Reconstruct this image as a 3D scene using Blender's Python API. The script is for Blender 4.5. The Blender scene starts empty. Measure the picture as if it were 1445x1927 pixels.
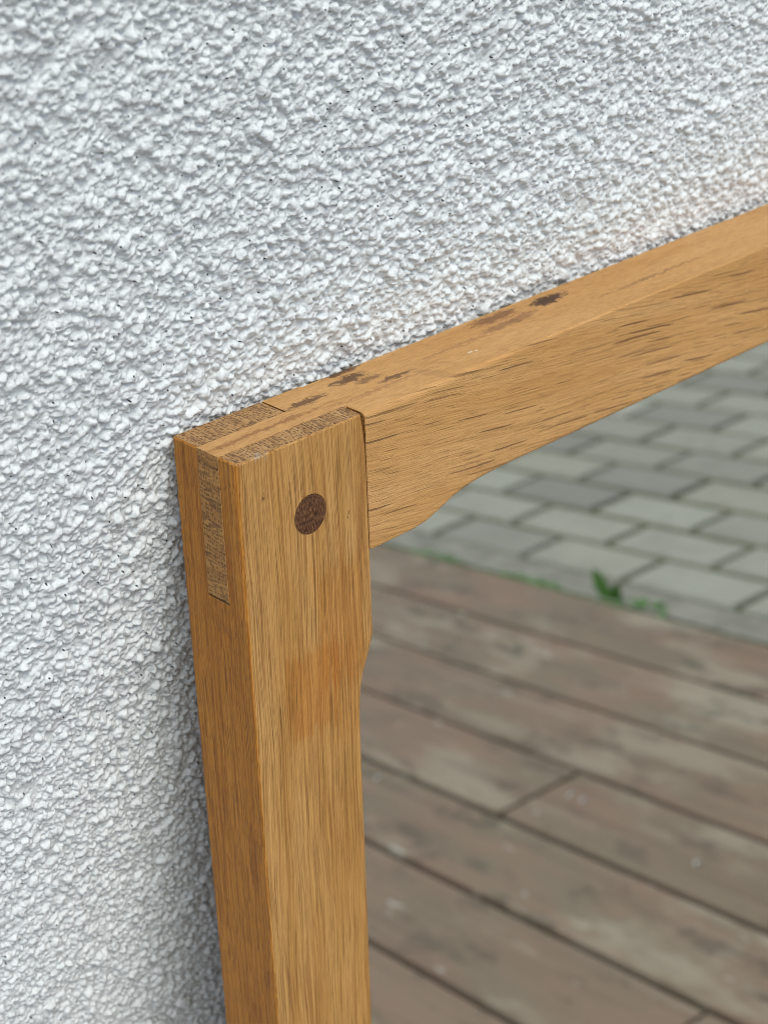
import bpy, bmesh, math, random
import numpy as np
from mathutils import Vector, Matrix

sc = bpy.context.scene
random.seed(7)
rng = np.random.default_rng(11)
col = sc.collection

# ------------------------------------------------------------ camera
cam_d = bpy.data.cameras.new('camera')
cam = bpy.data.objects.new('camera', cam_d)
col.objects.link(cam)
sc.camera = cam
cam_d.sensor_fit = 'VERTICAL'
cam_d.sensor_height = 24.0
cam_d.lens = 3546.15 / 1927 * 24.0
cam_d.clip_start = 0.01
cam_d.clip_end = 200
RR = ((0.72483053, -0.67653583, 0.1300768), (0.33521293, 0.51129158, 0.79133635), (-0.60187457, -0.52998132, 0.5973833))
mw = Matrix(RR).transposed().to_4x4()
mw.translation = Vector((-0.23790802, -0.25606103, 1.25695024))
cam.matrix_world = mw
cam_d.dof.use_dof = True
cam_d.dof.focus_distance = 0.452
cam_d.dof.aperture_fstop = cam_d.lens / 3.0
cam_d.dof.aperture_blades = 0

# ------------------------------------------------------------ light
world = bpy.data.worlds.new('World')
sc.world = world
world.use_nodes = True
wn = world.node_tree
bg = wn.nodes['Background']
sky = wn.nodes.new('ShaderNodeTexSky')
sky.sky_type = 'NISHITA'
sky.sun_disc = False
SUN_EL, SUN_AZ = math.radians(64), math.radians(204)     # azimuth clockwise from +Y
sky.sun_elevation = SUN_EL
sky.sun_rotation = SUN_AZ
sky.air_density = 1.0
sky.dust_density = 2.0
sky.ozone_density = 1.0
hsv = wn.nodes.new('ShaderNodeHueSaturation')      # overcast: the blue thinned by cloud
hsv.inputs['Saturation'].default_value = 0.72
wn.links.new(sky.outputs[0], hsv.inputs['Color'])
wn.links.new(hsv.outputs[0], bg.inputs[0])
bg.inputs[1].default_value = 0.115
sun_d = bpy.data.lights.new('sun', 'SUN')
sun_d.energy = 1.5
sun_d.angle = math.radians(30)
sun_d.color = (1.0, 0.975, 0.90)
sun = bpy.data.objects.new('sun', sun_d)
col.objects.link(sun)
sdir = Vector((math.sin(SUN_AZ) * math.cos(SUN_EL), math.cos(SUN_AZ) * math.cos(SUN_EL), math.sin(SUN_EL)))
sun.rotation_euler = sdir.to_track_quat('Z', 'Y').to_euler()
sun.location = (1, -2, 4)
sc.view_settings.view_transform = 'Standard'
sc.view_settings.look = 'None'
sc.view_settings.gamma = 1
sc.view_settings.use_curve_mapping = False
sc.view_settings.exposure = 0.46
sc.render.engine = 'CYCLES'
sc.cycles.max_bounces = 8
sc.cycles.filter_width = 0.9


# ------------------------------------------------------------ node helper
class NT:
    def __init__(s, name):
        s.m = bpy.data.materials.new(name)
        s.m.use_nodes = True
        s.t = s.m.node_tree
        s.b = s.t.nodes['Principled BSDF']

    def put(s, inp, v):
        if v is None:
            return
        if isinstance(v, bpy.types.NodeSocket):
            s.t.links.new(v, inp)
        else:
            if isinstance(v, (tuple, list)) and len(v) == 3 and inp.type == 'RGBA':
                v = (*v, 1)
            inp.default_value = v

    def n(s, kind, out=0, ins=None, **kw):
        nd = s.t.nodes.new('ShaderNode' + kind)
        for k, v in kw.items():
            setattr(nd, k, v)
        for k, v in (ins or {}).items():
            s.put(nd.inputs[k], v)
        return nd.outputs[out]

    def math(s, op, a, b=None, c=None, clamp=False):
        nd = s.t.nodes.new('ShaderNodeMath')
        nd.operation = op
        nd.use_clamp = clamp
        for i, v in enumerate((a, b, c)):
            s.put(nd.inputs[i], v)
        return nd.outputs[0]

    def vm(s, op, a, b=None, out=0):
        nd = s.t.nodes.new('ShaderNodeVectorMath')
        nd.operation = op
        s.put(nd.inputs[0], a)
        s.put(nd.inputs[1], b)
        return nd.outputs[out]

    def comb(s, x, y, z):
        return s.n('CombineXYZ', ins={0: x, 1: y, 2: z})

    def noise(s, v, scale=1.0, detail=3, rough=.5, dist=0.0, out=0):
        return s.n('TexNoise', out, {'Vector': v, 'Scale': scale, 'Detail': detail, 'Roughness': rough, 'Distortion': dist})

    def ramp(s, f, stops, interp='LINEAR'):
        nd = s.t.nodes.new('ShaderNodeValToRGB')
        cr = nd.color_ramp
        cr.interpolation = interp
        while len(cr.elements) < len(stops):
            cr.elements.new(0.5)
        for e, (p, c) in zip(cr.elements, stops):
            e.position = p
            e.color = (c, c, c, 1) if isinstance(c, (int, float)) else (*c, 1)
        s.put(nd.inputs[0], f)
        return nd.outputs[0]

    def step(s, f, a, b):
        return s.n('MapRange', 0, {0: f, 1: a, 2: b, 3: 0.0, 4: 1.0}, interpolation_type='SMOOTHSTEP')

    def mix(s, f, a, b, blend='MIX'):
        nd = s.t.nodes.new('ShaderNodeMix')
        nd.data_type = 'RGBA'
        nd.blend_type = blend
        s.put(nd.inputs[0], f)
        s.put(nd.inputs[6], a)
        s.put(nd.inputs[7], b)
        return nd.outputs[2]

    def bump(s, h, strength, dist, normal=None):
        return s.n('Bump', 0, {'Height': h, 'Strength': strength, 'Distance': dist, 'Normal': normal})


def scaled(nt, a, b, g, sa, sb, sg, off=0.0):
    return nt.comb(nt.math('MULTIPLY_ADD', a, sa, off), nt.math('MULTIPLY', b, sb), nt.math('MULTIPLY', g, sg))


def oak(name, G, light, mid, dark, dash=0.0, fuzz=1.0, stains=(), oil=(), off=0.0, bright=(), pegwood=False, soft=1.0, sg=1.0, amber=0.0, endtint=(1, 1, 1), gap_shade=False):
    """solid oak: G is the grain direction, coordinates in millimetres"""
    nt = NT(name)
    P = nt.vm('MULTIPLY', nt.n('TexCoord', 3), (1000, 1000, 1000))
    G = Vector(G).normalized()
    A = G.cross(Vector((0, 1, 0))).normalized()
    B = G.cross(A).normalized()
    g = nt.vm('DOT_PRODUCT', P, tuple(G), out=1)
    a0 = nt.vm('DOT_PRODUCT', P, tuple(A), out=1)
    b = nt.vm('DOT_PRODUCT', P, tuple(B), out=1)
    wob = nt.noise(scaled(nt, a0, b, g, .05, .05, .011, off + 1), 1, 2, .5)
    a = nt.math('MULTIPLY_ADD', nt.math('SUBTRACT', wob, .5), 6.0, a0)
    big = nt.noise(scaled(nt, a, b, g, .14, .14, .012, off), 1, 3, .5)
    streak = nt.noise(scaled(nt, a, b, g, 1.9, 1.9, .015 * sg, off + 3), 1, 4, .62)
    fine = nt.noise(scaled(nt, a, b, g, 4.4, 4.4, .045 * sg, off + 7), 1, 3, .6)
    pore = nt.noise(scaled(nt, a, b, g, 2.6, 2.6, .035 * sg, off + 11), 1, 2, .5)
    porem = nt.step(pore, .60, .70)
    colr = nt.mix(nt.step(big, .25, .75), mid, light)
    colr = nt.mix(nt.math('MULTIPLY', nt.step(streak, .47, .60), .56 * soft), colr, dark)
    colr = nt.mix(nt.math('MULTIPLY', nt.step(fine, .47, .62), .55 * soft), colr, dark)
    colr = nt.mix(nt.math('MULTIPLY', porem, .5 * soft), colr, tuple(c * .6 for c in dark))
    hgt = nt.math('ADD', nt.math('MULTIPLY', fine, -.5), nt.math('MULTIPLY', streak, -.5))
    hgt = nt.math('MULTIPLY_ADD', porem, -.30 * soft, hgt)
    fz = nt.noise(scaled(nt, a, b, g, 2.2, 2.2, .22, off + 2), 1, 3, .6)
    hgt = nt.math('MULTIPLY_ADD', fz, .42 * fuzz, hgt)
    if dash:
        d1 = nt.noise(scaled(nt, a, b, g, 2.2, .5, .030, off + 17), 1, .4, .4)
        d2 = nt.noise(scaled(nt, a, b, g, 3.2, .9, .055, off + 23), 1, .4, .4)
        zone = nt.step(nt.noise(scaled(nt, a, b, g, .12, .12, .02, off + 5), 1, 1, .5), .3, .62)
        wa = nt.math('MULTIPLY_ADD', nt.math('SUBTRACT', fz, .5), .22, a)
        vv = nt.comb(nt.math('MULTIPLY', wa, .60), nt.math('MULTIPLY', g, .0165), 0.0)
        vd = nt.n('TexVoronoi', 0, {'Vector': vv, 'Scale': 1.0, 'Randomness': 1.0}, voronoi_dimensions='2D')
        vc = nt.n('TexVoronoi', 1, {'Vector': vv, 'Scale': 1.0, 'Randomness': 1.0}, voronoi_dimensions='2D')
        vr = nt.n('SeparateColor', 0, {0: vc})
        lim = nt.math('MULTIPLY_ADD', vr, .17, .01)
        d3 = nt.step(nt.math('SUBTRACT', vd, lim), .015, -.03)
        vv2 = nt.comb(nt.math('MULTIPLY', wa, 1.15), nt.math('MULTIPLY', g, .045), 3.0)
        vd2 = nt.n('TexVoronoi', 0, {'Vector': vv2, 'Scale': 1.0, 'Randomness': 1.0}, voronoi_dimensions='2D')
        vr2 = nt.n('SeparateColor', 0, {0: nt.n('TexVoronoi', 1, {'Vector': vv2, 'Scale': 1.0, 'Randomness': 1.0}, voronoi_dimensions='2D')})
        d4 = nt.math('MULTIPLY', nt.step(nt.math('SUBTRACT', vd2, nt.math('MULTIPLY_ADD', vr2, .26, -.08)), .02, -.05), .55)
        dm = nt.math('MAXIMUM', nt.math('MULTIPLY', nt.step(d1, .68, .72), .45), nt.math('MAXIMUM', d3, d4))
        dm = nt.math('MULTIPLY', dm, nt.math('MULTIPLY_ADD', zone, .3, .6))
        ny = nt.vm('DOT_PRODUCT', nt.n('VectorTransform', 0, {0: nt.n('NewGeometry', 3)}, vector_type='NORMAL', convert_from='WORLD', convert_to='OBJECT'), (0, 1, 0), out=1)
        dm = nt.math('MULTIPLY', dm, nt.math('MULTIPLY_ADD', nt.step(nt.math('ABSOLUTE', ny), .2, .8), .75, .25))
        colr = nt.mix(nt.math('MULTIPLY', dm, dash), colr, (.125, .058, .022))
        hgt = nt.math('MULTIPLY_ADD', dm, -.5, hgt)
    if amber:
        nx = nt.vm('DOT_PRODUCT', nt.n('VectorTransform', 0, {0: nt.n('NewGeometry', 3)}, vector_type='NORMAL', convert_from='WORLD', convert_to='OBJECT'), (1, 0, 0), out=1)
        colr = nt.mix(nt.math('MULTIPLY', nt.step(nt.math('ABSOLUTE', nx), .3, .8), amber), colr, (.90, .68, .28), 'MULTIPLY')   # side faces: oiled amber, with their shade darkened into the colour
    # end grain: where the surface cuts the fibres square
    nrm = nt.vm('DOT_PRODUCT', nt.n('VectorTransform', 0, {0: nt.n('NewGeometry', 3)}, vector_type='NORMAL', convert_from='WORLD', convert_to='OBJECT'), tuple(G), out=1)
    endm = nt.step(nt.math('ABSOLUTE', nrm), .80, .90)
    ev = nt.comb(nt.math('MULTIPLY', a, 1.0), nt.math('MULTIPLY', b, 1.45), 0.0)
    cell = nt.n('TexVoronoi', 0, {'Vector': ev, 'Scale': .92, 'Randomness': .45})
    dots = nt.step(nt.math('MULTIPLY_ADD', nt.noise(ev, 2.2, 2, .6), .30, cell), .56, .42)
    ring = nt.noise(nt.comb(nt.math('MULTIPLY', a, .55), nt.math('MULTIPLY', b, .05), 4.0), 1, 3, .6)
    rays = nt.step(nt.noise(nt.comb(nt.math('MULTIPLY', a, .04), nt.math('MULTIPLY', b, 1.1), 9.0), 1, 2, .5), .58, .66)
    ec = nt.mix(nt.step(ring, .35, .7), (.47, .275, .11), (.34, .18, .066))
    ec = nt.mix(nt.math('MULTIPLY', dots, .68), ec, (.080, .036, .014))
    gl = nt.noise(nt.comb(nt.math('MULTIPLY', a, .22), nt.math('MULTIPLY', b, .02), 2.0), 1, 1, .5)
    gl = nt.math('LESS_THAN', nt.math('ABSOLUTE', nt.math('SUBTRACT', nt.math('FRACT', nt.math('MULTIPLY', gl, 7.0)), .5)), .07)
    ec = nt.mix(nt.math('MULTIPLY', gl, .6), ec, (.13, .06, .025))
    ec = nt.mix(nt.math('MULTIPLY', rays, .25), ec, (.42, .27, .14))
    ec = nt.mix(nt.math('MULTIPLY', nt.step(nt.noise(P, .22, 3, .6), .5, .75), .45), ec, (.17, .085, .032))
    ec = nt.mix(1.0, ec, endtint, 'MULTIPLY')
    if pegwood:
        endm = 1.0
        pv = nt.comb(nt.math('MULTIPLY', nt.vm('DOT_PRODUCT', P, (1, 0, 0), out=1), 3.2), 0.0, nt.math('MULTIPLY', nt.vm('DOT_PRODUCT', P, (0, 0, 1), out=1), .5))
        pw = nt.noise(pv, 1.3, 4, .7)
        ec = nt.ramp(pw, [(.38, (.03, .010, .005)), (.50, (.10, .036, .014)), (.62, (.34, .165, .07))])
        dots = pw
    colr = nt.mix(endm, colr, ec)
    hgt = nt.n('Mix', 0, {0: endm, 2: hgt, 3: nt.math('MULTIPLY', dots, -.5)}) if not pegwood else nt.math('MULTIPLY', pw, .8)
    # stains with a place of their own: (x, y, z, rx, ry, rz, strength, colour)
    wn1 = nt.noise(P, .42, 4, .7, out=1)
    wn2 = nt.noise(nt.vm('MULTIPLY', P, tuple(1.0 if abs(c) < .7 else .28 for c in G)), 1.6, 5, .78)
    Pw = nt.vm('ADD', P, nt.vm('MULTIPLY', nt.vm('SUBTRACT', wn1, (.5, .5, .5)), (7, 5, 5)))
    for (x, y, z, rx, ry, rz, st, c) in stains:
        q = nt.vm('MULTIPLY', nt.vm('SUBTRACT', Pw, (x, y, z)), (1 / rx, 1 / ry, 1 / rz))
        l = nt.vm('LENGTH', q, out=1)
        mask = nt.step(nt.math('MULTIPLY_ADD', nt.math('SUBTRACT', wn2, .5), 3.0, l), 1.35, .75)
        colr = nt.mix(nt.math('MULTIPLY', mask, st), colr, c)
    Po = nt.vm('ADD', P, nt.vm('MULTIPLY', nt.vm('SUBTRACT', wn1, (.5, .5, .5)), (4, 3, 3)))
    sw = nt.noise(scaled(nt, a, b, g, 1.1, 1.1, .02, 31), 1, 2, .6)
    for (x, y, z, rx, ry, rz, st, c) in oil:
        q = nt.vm('ABSOLUTE', nt.vm('MULTIPLY', nt.vm('SUBTRACT', Po, (x, y, z)), (1 / rx, 1 / ry, 1 / rz)))
        sp = nt.t.nodes.new('ShaderNodeSeparateXYZ')
        nt.put(sp.inputs[0], q)
        l = nt.math('MAXIMUM', sp.outputs[0], sp.outputs[2])
        l = nt.math('MULTIPLY_ADD', nt.math('SUBTRACT', sw, .5), 1.6, l)
        mask = nt.math('MULTIPLY', nt.step(l, 1.08, .92), nt.step(nt.math('ABSOLUTE', sp.outputs[1]), 1.0, .5))
        colr = nt.mix(nt.math('MULTIPLY', mask, st), colr, c, 'MULTIPLY')
    for (x, y, z, rx, ry, rz, st, c) in bright:
        q = nt.vm('MULTIPLY', nt.vm('SUBTRACT', P, (x, y, z)), (1 / rx, 1 / ry, 1 / rz))
        l = nt.vm('LENGTH', q, out=1)
        colr = nt.mix(nt.math('MULTIPLY', nt.step(l, 1.3, .8), st), colr, c)
    if gap_shade:        # shade of the gap round the peg, painted as a dark ring
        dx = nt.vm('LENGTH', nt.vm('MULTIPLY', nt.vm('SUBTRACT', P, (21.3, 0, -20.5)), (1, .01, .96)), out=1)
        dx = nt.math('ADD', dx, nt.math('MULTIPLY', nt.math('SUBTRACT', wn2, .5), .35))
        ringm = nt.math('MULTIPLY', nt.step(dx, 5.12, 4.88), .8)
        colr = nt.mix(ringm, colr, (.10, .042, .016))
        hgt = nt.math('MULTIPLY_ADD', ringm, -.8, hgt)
    nt.put(nt.b.inputs['Base Color'], colr)
    nt.put(nt.b.inputs['Roughness'], nt.math('MULTIPLY_ADD', streak, .25, .42))
    nt.b.inputs['Specular IOR Level'].default_value = .35
    nt.put(nt.b.inputs['Normal'], nt.bump(hgt, 1.0, .00060 * (1.0 if fuzz > .5 else .6)))
    return nt.m


# ------------------------------------------------------------ object helpers
def tag(o, label=None, cat=None, group=None, kind=None):
    for k, v in (('label', label), ('category', cat), ('group', group), ('kind', kind)):
        if v:
            o[k] = v
    return o


def link_mesh(name, verts, faces, m, parent=None, smooth=False, loc=None):
    me = bpy.data.meshes.new(name)
    me.from_pydata([tuple(v) for v in verts], [], faces)
    bm = bmesh.new()
    bm.from_mesh(me)
    bmesh.ops.recalc_face_normals(bm, faces=bm.faces)
    bm.to_mesh(me)
    bm.free()
    me.materials.append(m)
    if smooth:
        me.polygons.foreach_set('use_smooth', [True] * len(me.polygons))
    o = bpy.data.objects.new(name, me)
    col.objects.link(o)
    if parent:
        o.parent = parent
    if loc:
        o.location = loc
    return o


class Soup:
    def __init__(s):
        s.v, s.f = [], []

    def loft(s, rings):
        n = len(rings[0])
        b = len(s.v)
        for r in rings:
            s.v += [tuple(p) for p in r]
        for i in range(len(rings) - 1):
            for j in range(n):
                k = (j + 1) % n
                s.f.append((b + i * n + j, b + i * n + k, b + (i + 1) * n + k, b + (i + 1) * n + j))
        s.f.append(tuple(range(b, b + n))[::-1])
        e = b + (len(rings) - 1) * n
        s.f.append(tuple(range(e, e + n)))

    def build(s, name, m, parent=None, smooth=False, loc=None):
        return link_mesh(name, s.v, s.f, m, parent, smooth, loc)


def rrect(u0, u1, v0, v1, r, seg=5):
    """rounded rectangle, radii for corners (u0,v0) (u1,v0) (u1,v1) (u0,v1)"""
    out = []
    for (cu, cv, su, sv, rad, a0) in ((u0, v0, 1, 1, r[0], 180), (u1, v0, -1, 1, r[1], 270), (u1, v1, -1, -1, r[2], 0), (u0, v1, 1, -1, r[3], 90)):
        rad = max(rad, 1e-5)
        for i in range(seg + 1):
            t = math.radians(a0 + 90 * i / seg)
            out.append((cu + su * rad + rad * math.cos(t), cv + sv * rad + rad * math.sin(t)))
    return out


def lerp_tab(tab, x):
    return float(np.interp(x, [t[0] for t in tab], [t[1] for t in tab]))


# ------------------------------------------------------------ the render wall
def stucco_material():
    nt = NT('white_stucco')
    P = nt.n('TexCoord', 3)
    big = nt.noise(P, 9, 3, .5)
    c = nt.mix(big, (.755, .80, .79), (.70, .745, .745))
    warm = nt.noise(P, 5.5, 2, .5)
    c = nt.mix(nt.math('MULTIPLY', nt.step(warm, .45, .8), .35), c, (.79, .785, .75))
    gr = nt.noise(P, 420, 2, .6)
    c = nt.mix(nt.math('MULTIPLY', nt.step(gr, .55, .8), .25), c, (.66, .66, .66))
    sx = nt.t.nodes.new('ShaderNodeSeparateXYZ')
    nt.put(sx.inputs[0], P)
    P2 = nt.comb(sx.outputs[0], sx.outputs[2], 0.0)
    pits = nt.n('TexVoronoi', 0, {'Vector': P2, 'Scale': 190.0, 'Randomness': 1.0}, voronoi_dimensions='2D')          # air holes in the render, the shade inside them painted as dark dots
    pc = nt.n('TexVoronoi', 1, {'Vector': P2, 'Scale': 190.0, 'Randomness': 1.0}, voronoi_dimensions='2D')
    sel = nt.math('GREATER_THAN', nt.n('SeparateColor', 0, {0: pc}), .62)
    pit = nt.math('MULTIPLY', nt.step(pits, .060, .034), sel)
    c = nt.mix(pit, c, (.06, .062, .066))
    nt.put(nt.b.inputs['Base Color'], c)
    nt.b.inputs['Roughness'].default_value = .62
    nt.b.inputs['Specular IOR Level'].default_value = .35
    f = nt.noise(P, 1500, 4, .62)
    f2 = nt.noise(P, 520, 3, .55)
    h = nt.math('MULTIPLY_ADD', f2, 2.2, f)
    nt.put(nt.b.inputs['Normal'], nt.bump(h, 1.0, .00030))
    return nt.m


def val_noise(nx, ny, cell, seed):
    r = np.random.default_rng(seed)
    gx, gy = int(nx / cell) + 3, int(ny / cell) + 3
    g = r.random((gx, gy))
    x = np.arange(nx) / cell
    y = np.arange(ny) / cell
    xi, yi = x.astype(int), y.astype(int)
    fx, fy = x - xi, y - yi
    fx = fx * fx * (3 - 2 * fx)
    fy = fy * fy * (3 - 2 * fy)
    a = g[np.ix_(xi, yi)] * (1 - fx)[:, None] + g[np.ix_(xi + 1, yi)] * fx[:, None]
    b = g[np.ix_(xi, yi + 1)] * (1 - fx)[:, None] + g[np.ix_(xi + 1, yi + 1)] * fx[:, None]
    return a * (1 - fy) + b * fy


WALL_Y = 0.0262
RES = 0.00034
FX0, FX1, FZ0, FZ1 = -0.12, 0.34, 0.63, 1.18


def build_wall():
    nx = int((FX1 - FX0) / RES)
    nz = int((FZ1 - FZ0) / RES)
    H = np.full((nx, nz), 0.0)
    lumpy = val_noise(nx, nz, 42, 1) * .6 + val_noise(nx, nz, 17, 2) * .4       # where grains heap up
    base = (lumpy - .5) * 1.5 + (val_noise(nx, nz, 90, 3) - .5) * .8
    H += base
    warp = (val_noise(nx, nz, 3.4, 4) - .5) * 1.1 + (val_noise(nx, nz, 1.7, 5) - .5) * .6
    N = 235000
    px = rng.random(N) * nx
    pz = rng.random(N) * nz
    rad = np.clip(rng.lognormal(math.log(1.85), .42, N), 1.05, 5.0)      # in cells of 0.4 mm
    asp = rng.uniform(.5, 1.0, N)
    ang = rng.normal(0.0, .9, N)
    hh = rng.uniform(.6, 1.35, N)
    order = np.argsort(rng.random(N))
    for i in order:
        r = rad[i]
        cx, cz = int(px[i]), int(pz[i])
        if lumpy[min(cx, nx - 1), min(cz, nz - 1)] < .22 and hh[i] < 1.1:
            continue
        k = int(r) + 2
        x0, x1, z0, z1 = max(cx - k, 0), min(cx + k + 1, nx), max(cz - k, 0), min(cz + k + 1, nz)
        if x1 - x0 < 2 or z1 - z0 < 2:
            continue
        X = (np.arange(x0, x1) - px[i])[:, None]
        Z = (np.arange(z0, z1) - pz[i])[None, :]
        ca, sa = math.cos(ang[i]), math.sin(ang[i])
        U = (X * ca + Z * sa) / r
        V = (-X * sa + Z * ca) / (r * asp[i])
        d = U * U + V * V + warp[x0:x1, z0:z1] * .9
        cap = np.sqrt(np.clip(1 - d, 0, 1)) ** .66 * r * RES * 1000 * hh[i] * .95
        b0 = base[cx if cx < nx else nx - 1, cz if cz < nz else nz - 1]
        np.maximum(H[x0:x1, z0:z1], np.where(cap > 0, b0 + cap, -9), out=H[x0:x1, z0:z1])
    H += (val_noise(nx, nz, 2.6, 6) - .5) * .45 + (val_noise(nx, nz, 1.25, 8) - .5) * .24
    # pinholes between the grains
    xs_f = FX0 + np.arange(nx) * RES
    zs_f = FZ0 + np.arange(nz) * RES

    def grade(lo, hi, a, b):
        left, s, p = [], .002, a
        while p > lo:
            p -= s
            s = min(s * 1.35, .25)
            left.append(max(p, lo))
        right, s, p = [], .002, b
        while p < hi:
            p += s
            s = min(s * 1.35, .25)
            right.append(min(p, hi))
        return np.array(left[::-1]), np.array(right)
    lx, rx = grade(-2.0, 3.0, xs_f[0], xs_f[-1])
    lz, rz = grade(-0.05, 2.6, zs_f[0], zs_f[-1])
    X = np.concatenate([lx, xs_f, rx])
    Z = np.concatenate([lz, zs_f, rz])
    F = np.full((len(X), len(Z)), .9)
    F[len(lx):len(lx) + nx, len(lz):len(lz) + nz] = H
    V = np.empty((len(X), len(Z), 3), dtype=np.float32)
    V[..., 0] = X[:, None]
    V[..., 1] = WALL_Y - F * .001
    V[..., 2] = Z[None, :]
    n1, n2 = len(X), len(Z)
    idx = np.arange(n1 * n2, dtype=np.int32).reshape(n1, n2)
    q = np.stack([idx[:-1, :-1], idx[1:, :-1], idx[1:, 1:], idx[:-1, 1:]], -1).reshape(-1, 4)
    me = bpy.data.meshes.new('wall')
    me.vertices.add(n1 * n2)
    me.vertices.foreach_set('co', V.reshape(-1))
    me.loops.add(q.size)
    me.loops.foreach_set('vertex_index', q.reshape(-1))
    me.polygons.add(len(q))
    me.polygons.foreach_set('loop_start', np.arange(0, q.size, 4, dtype=np.int32))
    me.polygons.foreach_set('use_smooth', np.ones(len(q), dtype=bool))
    me.update(calc_edges=True)
    me.materials.append(stucco_material())
    o = bpy.data.objects.new('wall', me)
    col.objects.link(o)
    tag(o, 'white wall of coarse grainy stucco behind the leaning oak mirror', 'wall')
    return H


H_wall = build_wall()

# ------------------------------------------------------------ deck, paving and what grows between them
PHI = 1.694
AV = Vector((math.cos(PHI), math.sin(PHI)))
NV = Vector((-math.sin(PHI), math.cos(PHI)))


def gp(al, pe, z=0.0):
    v = AV * al + NV * pe
    return (v.x, v.y, z)


def deck_material():
    nt = NT('weathered_deck_wood')
    P = nt.n('TexCoord', 3)
    rnd = nt.n('NewGeometry', 8)
    al = nt.vm('DOT_PRODUCT', P, (AV.x, AV.y, 0), out=1)
    pe = nt.vm('DOT_PRODUCT', P, (NV.x, NV.y, 0), out=1)
    o = nt.math('MULTIPLY', rnd, 37.0)
    v = nt.comb(nt.math('ADD', nt.math('MULTIPLY', al, 2.2), o), nt.math('MULTIPLY', pe, 55), o)
    v2 = nt.comb(nt.math('ADD', nt.math('MULTIPLY', al, 5), o), nt.math('MULTIPLY', pe, 13), o)
    grain = nt.noise(v, 1, 5, .6)
    patch = nt.noise(v2, 1, 4, .62)
    c = nt.mix(nt.step(patch, .35, .65), (.205, .138, .092), (.165, .134, .088))
    c = nt.mix(nt.math('MULTIPLY', nt.step(nt.noise(v2, .62, 4, .65), .50, .66), .75), c, (.31, .28, .205))
    c = nt.mix(nt.math('MULTIPLY', nt.step(grain, .48, .75), .5), c, (.075, .052, .035))
    v3 = nt.comb(nt.math('MULTIPLY', al, 8), nt.math('MULTIPLY', pe, 20), 3.0)
    dk = nt.step(nt.noise(v3, 1.1, 4, .65), .53, .66)
    c = nt.mix(nt.math('MULTIPLY', dk, .7), c, (.06, .052, .032))
    c = nt.mix(nt.math('MULTIPLY', nt.step(nt.noise(v3, 2.3, 2, .5), .69, .75), .7), c, (.45, .44, .38))
    ln = nt.step(nt.noise(nt.comb(nt.math('MULTIPLY', al, 1.3), nt.math('MULTIPLY', pe, 30), o), 1, 2, .5), .62, .72)
    c = nt.mix(nt.math('MULTIPLY', ln, .35), c, (.32, .285, .22))
    c = nt.mix(nt.math('MULTIPLY', rnd, .35), c, (.175, .12, .078))
    nt.put(nt.b.inputs['Base Color'], c)
    nt.b.inputs['Roughness'].default_value = .75
    nt.put(nt.b.inputs['Normal'], nt.bump(grain, .6, .002))
    return nt.m


deck = Soup()
PIT = .145
joints_at = {1: [-1.466, -2.9, .9], 3: [-.93, .4, -2.6]}
for k in range(-2, 28):
    GAP = random.uniform(.006, .011)
    p0 = -1.33 + PIT * k + GAP / 2
    p1 = p0 + PIT - GAP
    cuts = joints_at.get(k, [random.uniform(-.45, .1), random.uniform(-3.6, -2.95)])
    end = (0.0 - NV.y * p0) / AV.y            # stops at the wall
    cuts = sorted([c for c in cuts if c < end - .2] + [-4.6, end])
    for a0, a1 in zip(cuts[:-1], cuts[1:]):
        a0 += .003
        a1 -= .003
        zj = random.uniform(-.0015, .0)
        sec = rrect(p0, p1, -.028, 0, (.001, .001, .004, .004), 2)
        deck.loft([[gp(a0, u, w + zj) for u, w in sec], [gp(a1, u, w + zj) for u, w in sec]])
deck_o = deck.build('deck', deck_material())
tag(deck_o, kind='structure')
nt = NT('zinc_screw')
nt.b.inputs['Base Color'].default_value = (.38, .37, .34, 1)
nt.b.inputs['Metallic'].default_value = .6
nt.b.inputs['Roughness'].default_value = .35
for al, pe in ((-1.425, -1.13), (-1.40, -1.13), (-1.70, -.945), (-1.70, -1.01), (-1.30, -1.42), (-1.16, -1.10), (-.89, -.86)):
    sc_ = Soup()
    sc_.loft([[gp(al + r_ * math.cos(q * math.pi / 6), pe + r_ * math.sin(q * math.pi / 6), z_) for q in range(12)] for r_, z_ in ((.0045, -.004), (.0045, .0006), (.0036, .0012))])
    sc_.build('screw', nt.m, deck_o)


def plain(name, c, rough=.8, nscale=60, amt=.3, c2=None, bump=.002):
    nt = NT(name)
    P = nt.n('TexCoord', 3)
    n = nt.noise(P, nscale, 4, .6)
    nt.put(nt.b.inputs['Base Color'], nt.mix(nt.step(n, .3, .75), c, c2 or tuple(x * (1 - amt) for x in c)))
    nt.b.inputs['Roughness'].default_value = rough
    nt.put(nt.b.inputs['Normal'], nt.bump(n, .6, bump))
    return nt.m


g = Soup()
g.loft([[(-30, -30, -.09), (30, -30, -.09), (30, 6, -.09), (-30, 6, -.09)], [(-30, -30, -.045), (30, -30, -.045), (30, 6, -.045), (-30, 6, -.045)]])
o = g.build('ground', plain('dark_soil', (.07, .06, .045), .95, 30))
tag(o, kind='structure')


def paver_material():
    nt = NT('concrete_pavers')
    P = nt.n('TexCoord', 3)
    rnd = nt.n('NewGeometry', 8)
    c = nt.ramp(rnd, [(0, (.20, .198, .165)), (.2, (.265, .265, .215)), (.55, (.30, .305, .25)), (.8, (.275, .27, .21)), (1, (.33, .335, .28))])
    n = nt.noise(P, 14, 5, .65)
    c = nt.mix(nt.math('MULTIPLY', nt.step(n, .4, .75), .35), c, (.15, .15, .115))
    nt.put(nt.b.inputs['Base Color'], c)
    nt.b.inputs['Roughness'].default_value = .8
    nt.put(nt.b.inputs['Normal'], nt.bump(nt.noise(P, 300, 3, .6), .5, .001))
    return nt.m


pav = Soup()


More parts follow.
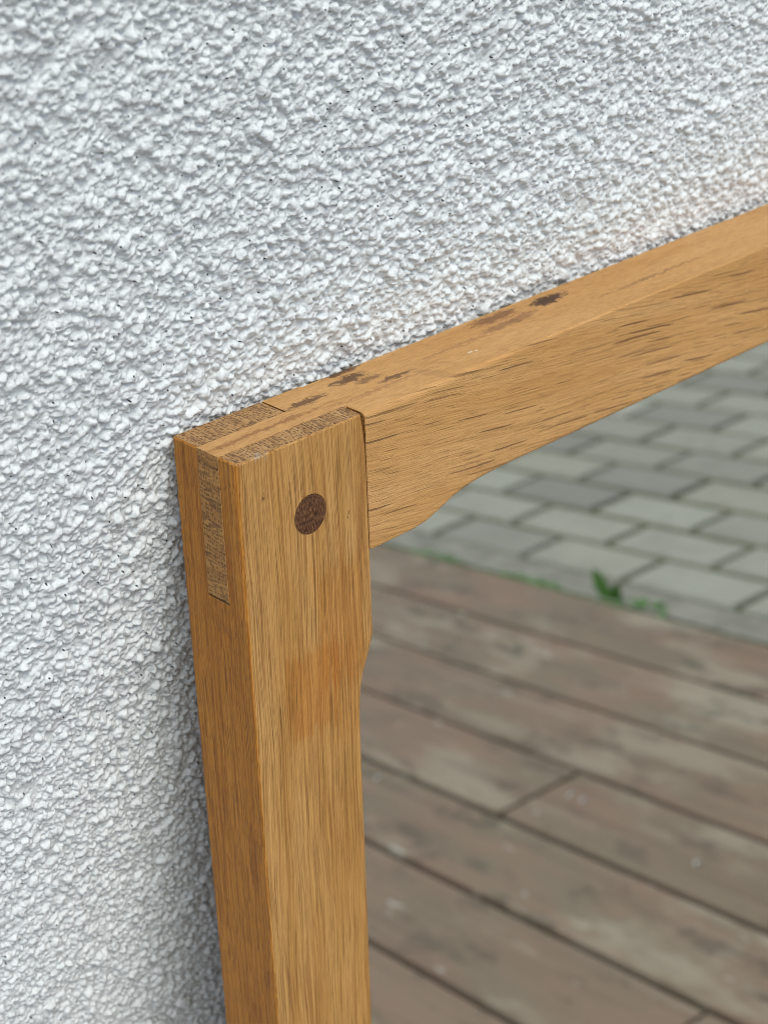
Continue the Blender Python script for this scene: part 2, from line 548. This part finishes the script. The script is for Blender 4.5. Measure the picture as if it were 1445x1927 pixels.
def paver(a0, a1, p0, p1):
    j = .0085
    dz = random.uniform(-.002, .001)
    a0 += j
    a1 -= j
    p0 += j
    p1 -= j
    b = .004
    rings = []
    for (ins, z) in ((0, -.05), (0, -.012 + dz), (b, -.006 + dz)):
        rings.append([gp(a0 + ins, p0 + ins, z), gp(a1 - ins, p0 + ins, z), gp(a1 - ins, p1 - ins, z), gp(a0 + ins, p1 - ins, z)])
    pav.loft(rings)


kb = Soup()
kb.loft([[gp(a_, p_, z_) for a_, p_ in ((-6.1, -1.7005), (3, -1.7005), (3, -1.634), (-6.1, -1.634))] for z_ in (-.06, -.0075)])
o = kb.build('concrete_strip', plain('rough_concrete', (.25, .245, .20), .85, 18, .4))
tag(o, kind='structure')
for r in range(34):
    p1 = -1.7025 - .1165 * r
    off = (-1.965 + .10 * r) % .27
    for i in range(-26, 14):
        paver(off + .27 * i, off + .27 * (i + 1), p1 - .1165, p1)
o = pav.build('paving', paver_material())
tag(o, kind='structure')
jn = Soup()
jn.loft([[gp(-7.6, -5.7, -.04), gp(4.2, -5.7, -.04), gp(4.2, -1.632, -.04), gp(-7.6, -1.632, -.04)],
         [gp(-7.6, -5.7, -.0125), gp(4.2, -5.7, -.0125), gp(4.2, -1.632, -.0125), gp(-7.6, -1.632, -.0125)]])
o = jn.build('joint_sand', plain('mossy_joint_sand', (.06, .07, .025), .95, 25, .3, (.10, .095, .05)))
tag(o, kind='structure')


def leaf_material(name, c):
    nt = NT(name)
    P = nt.n('TexCoord', 3)
    n = nt.noise(P, 60, 2, .5)
    nt.put(nt.b.inputs['Base Color'], nt.mix(n, c, tuple(x * .6 for x in c)))
    nt.b.inputs['Roughness'].default_value = .5
    return nt.m


def leaf(s, base, d, L, W_, droop=.3, roll=0.0):
    d = Vector(d).normalized()
    side = d.cross(Vector((0, 0, 1)))
    if side.length < .1:
        side = Vector((1, 0, 0))
    side.normalize()
    side = Matrix.Rotation(roll, 3, d) @ side
    up = side.cross(d)
    n = 7
    b = len(s.v)
    for i in range(n + 1):
        t = i / n
        w = W_ * .5 * math.sin(math.pi * min(1, t ** .8)) ** .8 + .0004
        c = Vector(base) + d * L * t - Vector((0, 0, 1)) * droop * L * t * t
        s.v += [tuple(c - side * w + up * w * .35), tuple(c), tuple(c + side * w + up * w * .35)]
        if i:
            q = b + (i - 1) * 3
            s.f += [(q, q + 1, q + 4, q + 3), (q + 1, q + 2, q + 5, q + 4)]


green = leaf_material('weed_leaf_green', (.085, .22, .03))
wroot = bpy.data.objects.new('weed_plant', None)
col.objects.link(wroot)
wp = gp(-1.90, -1.645, -.012)
wroot.location = wp
tag(wroot, 'small green weed growing between wooden deck and grey pavers, reflected in the mirror', 'weed')
ls = Soup()
leaf(ls, (0.0, -.02, 0), (.05, -.42, .9), .070, .026, .12, 1.2)
leaf(ls, (0.0, -.01, 0), (.05, .2, .9), .045, .018, .2, .8)
leaf(ls, (0, .0, 0), (.3, -.5, .6), .04, .016, .3)
for k in range(9):
    a = k * 2.39
    y0 = .025 + .006 * k
    leaf(ls, (random.uniform(-.01, .01), y0, 0), (math.cos(a), math.sin(a), random.uniform(.25, .7)), random.uniform(.028, .045), random.uniform(.012, .017), .4)
for k in range(6):
    a = k * 2.39
    leaf(ls, (random.uniform(-.015, .01), .10 + random.uniform(-.03, .03), 0), (math.cos(a), math.sin(a), random.uniform(.2, .6)), random.uniform(.025, .04), random.uniform(.012, .018), .4)
ls.build('leaves', green, wroot, True)
for (x, y) in ((0, -.012), (0, .03), (0, .09)):
    st = Soup()
    st.loft([[(x + .0015 * math.cos(q), y + .0015 * math.sin(q), -.01) for q in (0, 1.57, 3.14, 4.71)], [(x + .001 * math.cos(q), y + .001 * math.sin(q), .015) for q in (0, 1.57, 3.14, 4.71)]])
    st.build('stem', green, wroot)

gr = Soup()
for i in range(1500):
    al = random.triangular(-2.9, -1.80, -2.1)
    if random.random() < .3:
        al = random.uniform(-4, -2.0)
    L = random.uniform(.006, .018) * (.6 + .6 * (math.sin(al * 23) > -.2))
    pe = -1.628 + random.gauss(0, .007)
    a = random.uniform(0, 6.28)
    leaf(gr, gp(al, pe, -.012), (math.cos(a) * .6, math.sin(a) * .6, .9), L, random.uniform(.003, .008), .5)
for i in range(160):
    al = random.uniform(-1.95, -.9)
    a = random.uniform(0, 6.28)
    leaf(gr, gp(al, -1.628 + random.gauss(0, .004), -.016), (math.cos(a) * .6, math.sin(a) * .6, .9), random.uniform(.005, .014), .004, .5)
o = gr.build('grass', leaf_material('joint_grass_green', (.085, .22, .035)))
tag(o, 'short green grass and moss in the seam between deck and pavers', 'grass', kind='stuff')

# ------------------------------------------------------------ the mirror
TH, HTOP = .236, 1.004
LEN = 1.0268
WID = .62
base = Vector((0, 0, -LEN))
c_, s_ = math.cos(TH), math.sin(TH)
root = bpy.data.objects.new('mirror', None)
col.objects.link(root)
root.location = (0, c_ * base.y + s_ * base.z, -s_ * base.y + c_ * base.z + HTOP)
root.rotation_euler = (-TH, 0, 0)
tag(root, 'rectangular mirror in an oiled oak frame leaning against the white stucco wall', 'mirror')
TOP = (0, 0, LEN)

LIGHT, MID, DARK = (.62, .350, .118), (.53, .275, .072), (.25, .10, .020)
m_stile = oak('oiled_oak_upright_grain', (.012, 0, 1), LIGHT, MID, DARK, 0.0, 1.0, amber=1.0, gap_shade=True,
              stains=[(7.5, -.2, -10.5, .55, 1, .6, .8, (.08, .03, .01)), (33.5, -.2, -25, .35, 1, .8, .8, (.07, .02, .01)),
                      (7, .3, .2, 2.0, 1.6, .8, .45, (.5, .45, .38))],
              oil=[(18.5, 0, -70, 8.0, 3, 12, .55, (.88, .66, .34)), (29.5, 0, -54, 7.5, 3, 17, .5, (.90, .70, .40)),
                   (30, 0, -75, 4, 3, 14, .4, (.88, .7, .45))])
DK = (.060, .028, .018)
m_rail = oak('oiled_oak_level_grain', (1, -.035, -.12), (.63, .362, .138), (.54, .287, .092), (.28, .125, .032), .9, .5, soft=.42, sg=1.0, endtint=(.95, .84, .56),
             stains=[(53, 23, 0, 5.5, 1.5, 2, .85, DK), (51.5, 18.3, 0, 5, 1.7, 2, .8, DK), (54.5, 14.8, 0, 3.5, 1.2, 2, .6, (.09, .05, .03)), (61, 10.8, 0, 5.5, .9, 2, .7, DK), (35, 15.2, 0, 6, 1.5, 2, .75, DK),
                     (126, 18.5, 0, 6, 2.2, 2, .92, (.045, .022, .016)), (106, 20.0, 0, 8, 2.0, 2, .72, (.15, .06, .03)), (112, 15.5, 0, 5.5, 1.5, 2, .5, (.2, .09, .045)), (104, 14.5, 0, 7, 1.6, 2, .55, (.17, .075, .04)),
                     (85, 13.5, 0, 14, .7, 2, .35, (.24, .10, .04)), (16, 10.5, 0, 20, .8, 2, .6, (.22, .085, .03)), (52, 8.2, 0, 16, .6, 2, .4, (.24, .10, .04)), (160, 9, 0, 20, .5, 2, .5, (.15, .07, .03))],
             bright=[(84.7, 8.0, .1, .9, .22, .6, 1, (.8, .8, .76)), (86.6, 7.6, .1, .5, .2, .6, 1, (.8, .8, .76))])
m_peg = oak('dark_peg_wood', (0, 1, .01), LIGHT, MID, DARK, pegwood=True)
BL = .0004

SW, SWN, DEP = .040, .0344, .024
wtab = [(0, .0392), (.004, .0395), (.010, .0399), (.014, SW), (.0615, SW), (.0645, .0393), (.0672, .0382), (.070, .0370), (.073, .0359), (.077, .0351), (.082, .0346), (.09, .0344), (.14, .0341), (.2, .0336), (.3, .0332), (.5137, .033)]
htab = [(0.040, .0377), (.0545, .0377), (.060, .0372), (.065, .0358), (.069, .0344), (.073, .0332), (.078, .0325), (.084, .0321), (.09, .0320), (.31, .0318)]


def flip(v, sx, sz):
    return (v[0] if sx > 0 else WID - v[0], v[1], v[2] if sz > 0 else -LEN - v[2])


def wob(i, amp, seed=0):
    return amp * (math.sin(i * 1.7 + seed) + math.sin(i * 4.1 + seed * 2.3)) * .5


def stile(sx):
    s = Soup()
    half = LEN / 2
    ds = [0, .00015, .0004, .0008, .0015, .003] + list(np.arange(.005, .2, .0015)) + list(np.arange(.2, half, .02)) + [half]

    def strip(y0, y1, kind, d_from, wcap=None):
        rings = []
        for d in ds:
            if d < d_from - 1e-9:
                continue
            w = lerp_tab(wtab, d)
            if wcap and d < .039:
                w = wcap
            rf = float(np.interp(d, [0, .02, .05, .10, .16], [.0021, .0014, .0009, .0006, .0005])) + abs(wob(d * 900, .00016, 1))
            rr = float(np.interp(d, [0, .004, .0615, .066], [.0014, .0005, .0004, .0007]))
            end = max(0, .0004 - d) if d < .0004 else 0
            if kind == 'f':
                rad = (rf, rr, 1e-5, 1e-5)
            elif kind == 'b':
                rad = (1e-5, 1e-5, .0006, .0009 + wob(d * 700, .00015, 5))
            else:
                rad = (1e-5,) * 4
            e0 = end + (wob(d * 800, .00006, 2))
            sec = rrect(e0 if end else wob(d * 300, .00007, 2), w - end, y0 + (end if kind == 'f' else 0), y1 - (end if kind == 'b' else 0), rad, 5)
            rings.append([flip((x, y, -d), sx, 1) for x, y in sec])
        # lower half: the same shape upside down
        low = []
        for r_ in rings[::-1][1:]:
            low.append([(p[0], p[1], -LEN - p[2]) for p in r_])
        s.loft(rings + low)
    strip(0, .0065, 'f', 0)
    strip(.0065, .0145, 'm', .039)
    strip(.0145, DEP, 'b', 0, .0275)
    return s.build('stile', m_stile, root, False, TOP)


def rail(sz):
    s = Soup()
    xs = [.0403] + [.0405, .0408] + list(np.arange(.0415, .21, .0018)) + list(np.arange(.215, WID / 2, .02)) + [WID / 2]
    rings = []
    for x in xs:
        h = lerp_tab(htab, x)
        ft = float(np.interp(x, [.04, .05, .08, .12, .16], [.0014, .0018, .0012, .0006, .0004])) + abs(wob(x * 800, .00012, 3))
        fb = float(np.interp(x, [.04, .055, .07, .09], [.0004, .0005, .0013, .0016]))
        e = max(0, .0003 - (x - .0403))
        sec = rrect(-.0 + e + wob(x * 260, .00008, 4), DEP - .0001, -h + e, -.00015 - e + wob(x * 400, .00006, 8), (fb, .0006, .0006 + abs(wob(x * 350, .0003, 6)), ft), 5)
        rings.append([flip((x, y, z), 1, sz) for y, z in sec])
    right = [[(WID - p[0], p[1], p[2]) for p in r_] for r_ in rings[::-1][1:]]
    s.loft(rings + right)
    for sx in (1, -1):
        # tenon and the longer shoulder at the back
        sec = rrect(.0066, .0144, -.0389, .0001, (1e-5,) * 4, 1)
        s.loft([[flip((x, y, z), sx, sz) for y, z in sec] for x in (-.00012, .0402)])
        sec = rrect(.0146, .0238, -.0370, -.0001, (1e-5,) * 4, 1)
        s.loft([[flip((x, y, z), sx, sz) for y, z in sec] for x in (.0278, .0402)])
    return s.build('rail', m_rail, root, False, TOP)


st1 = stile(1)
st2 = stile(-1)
rail(1)
rail(-1)
for sx, parent in ((1, st1), (-1, st2)):
    for sz in (1, -1):
        s = Soup()
        n = 40
        rings = []
        for y, r in ((.004, .0048), (-.00004, .0048), (-.00012, .0046)):
            rings.append([flip((.0213 + r * math.cos(2 * math.pi * i / n), y, -.0205 + r * 1.04 * math.sin(2 * math.pi * i / n)), sx, sz) for i in range(n)])
        s.loft(rings)
        p = s.build('peg', m_peg, parent)

# the glass and the backing board
nt = NT('silvered_glass')
nt.b.inputs['Base Color'].default_value = (.86, .885, .86, 1)
nt.b.inputs['Metallic'].default_value = 1
nt.b.inputs['Roughness'].default_value = 0.0
s = Soup()
y0 = .008
s.loft([[(.031, y, -.029), (WID - .031, y, -.029), (WID - .031, y, -LEN + .029), (.031, y, -LEN + .029)] for y in (y0, y0 + .004)])
s.build('mirror_glass', nt.m, root, False, TOP)
s = Soup()
s.loft([[(.031, y, -.029), (WID - .031, y, -.029), (WID - .031, y, -LEN + .029), (.031, y, -LEN + .029)] for y in (y0 + .0045, y0 + .0085)])
s.build('backing_board', plain('brown_hardboard', (.12, .075, .045)), root, False, TOP)
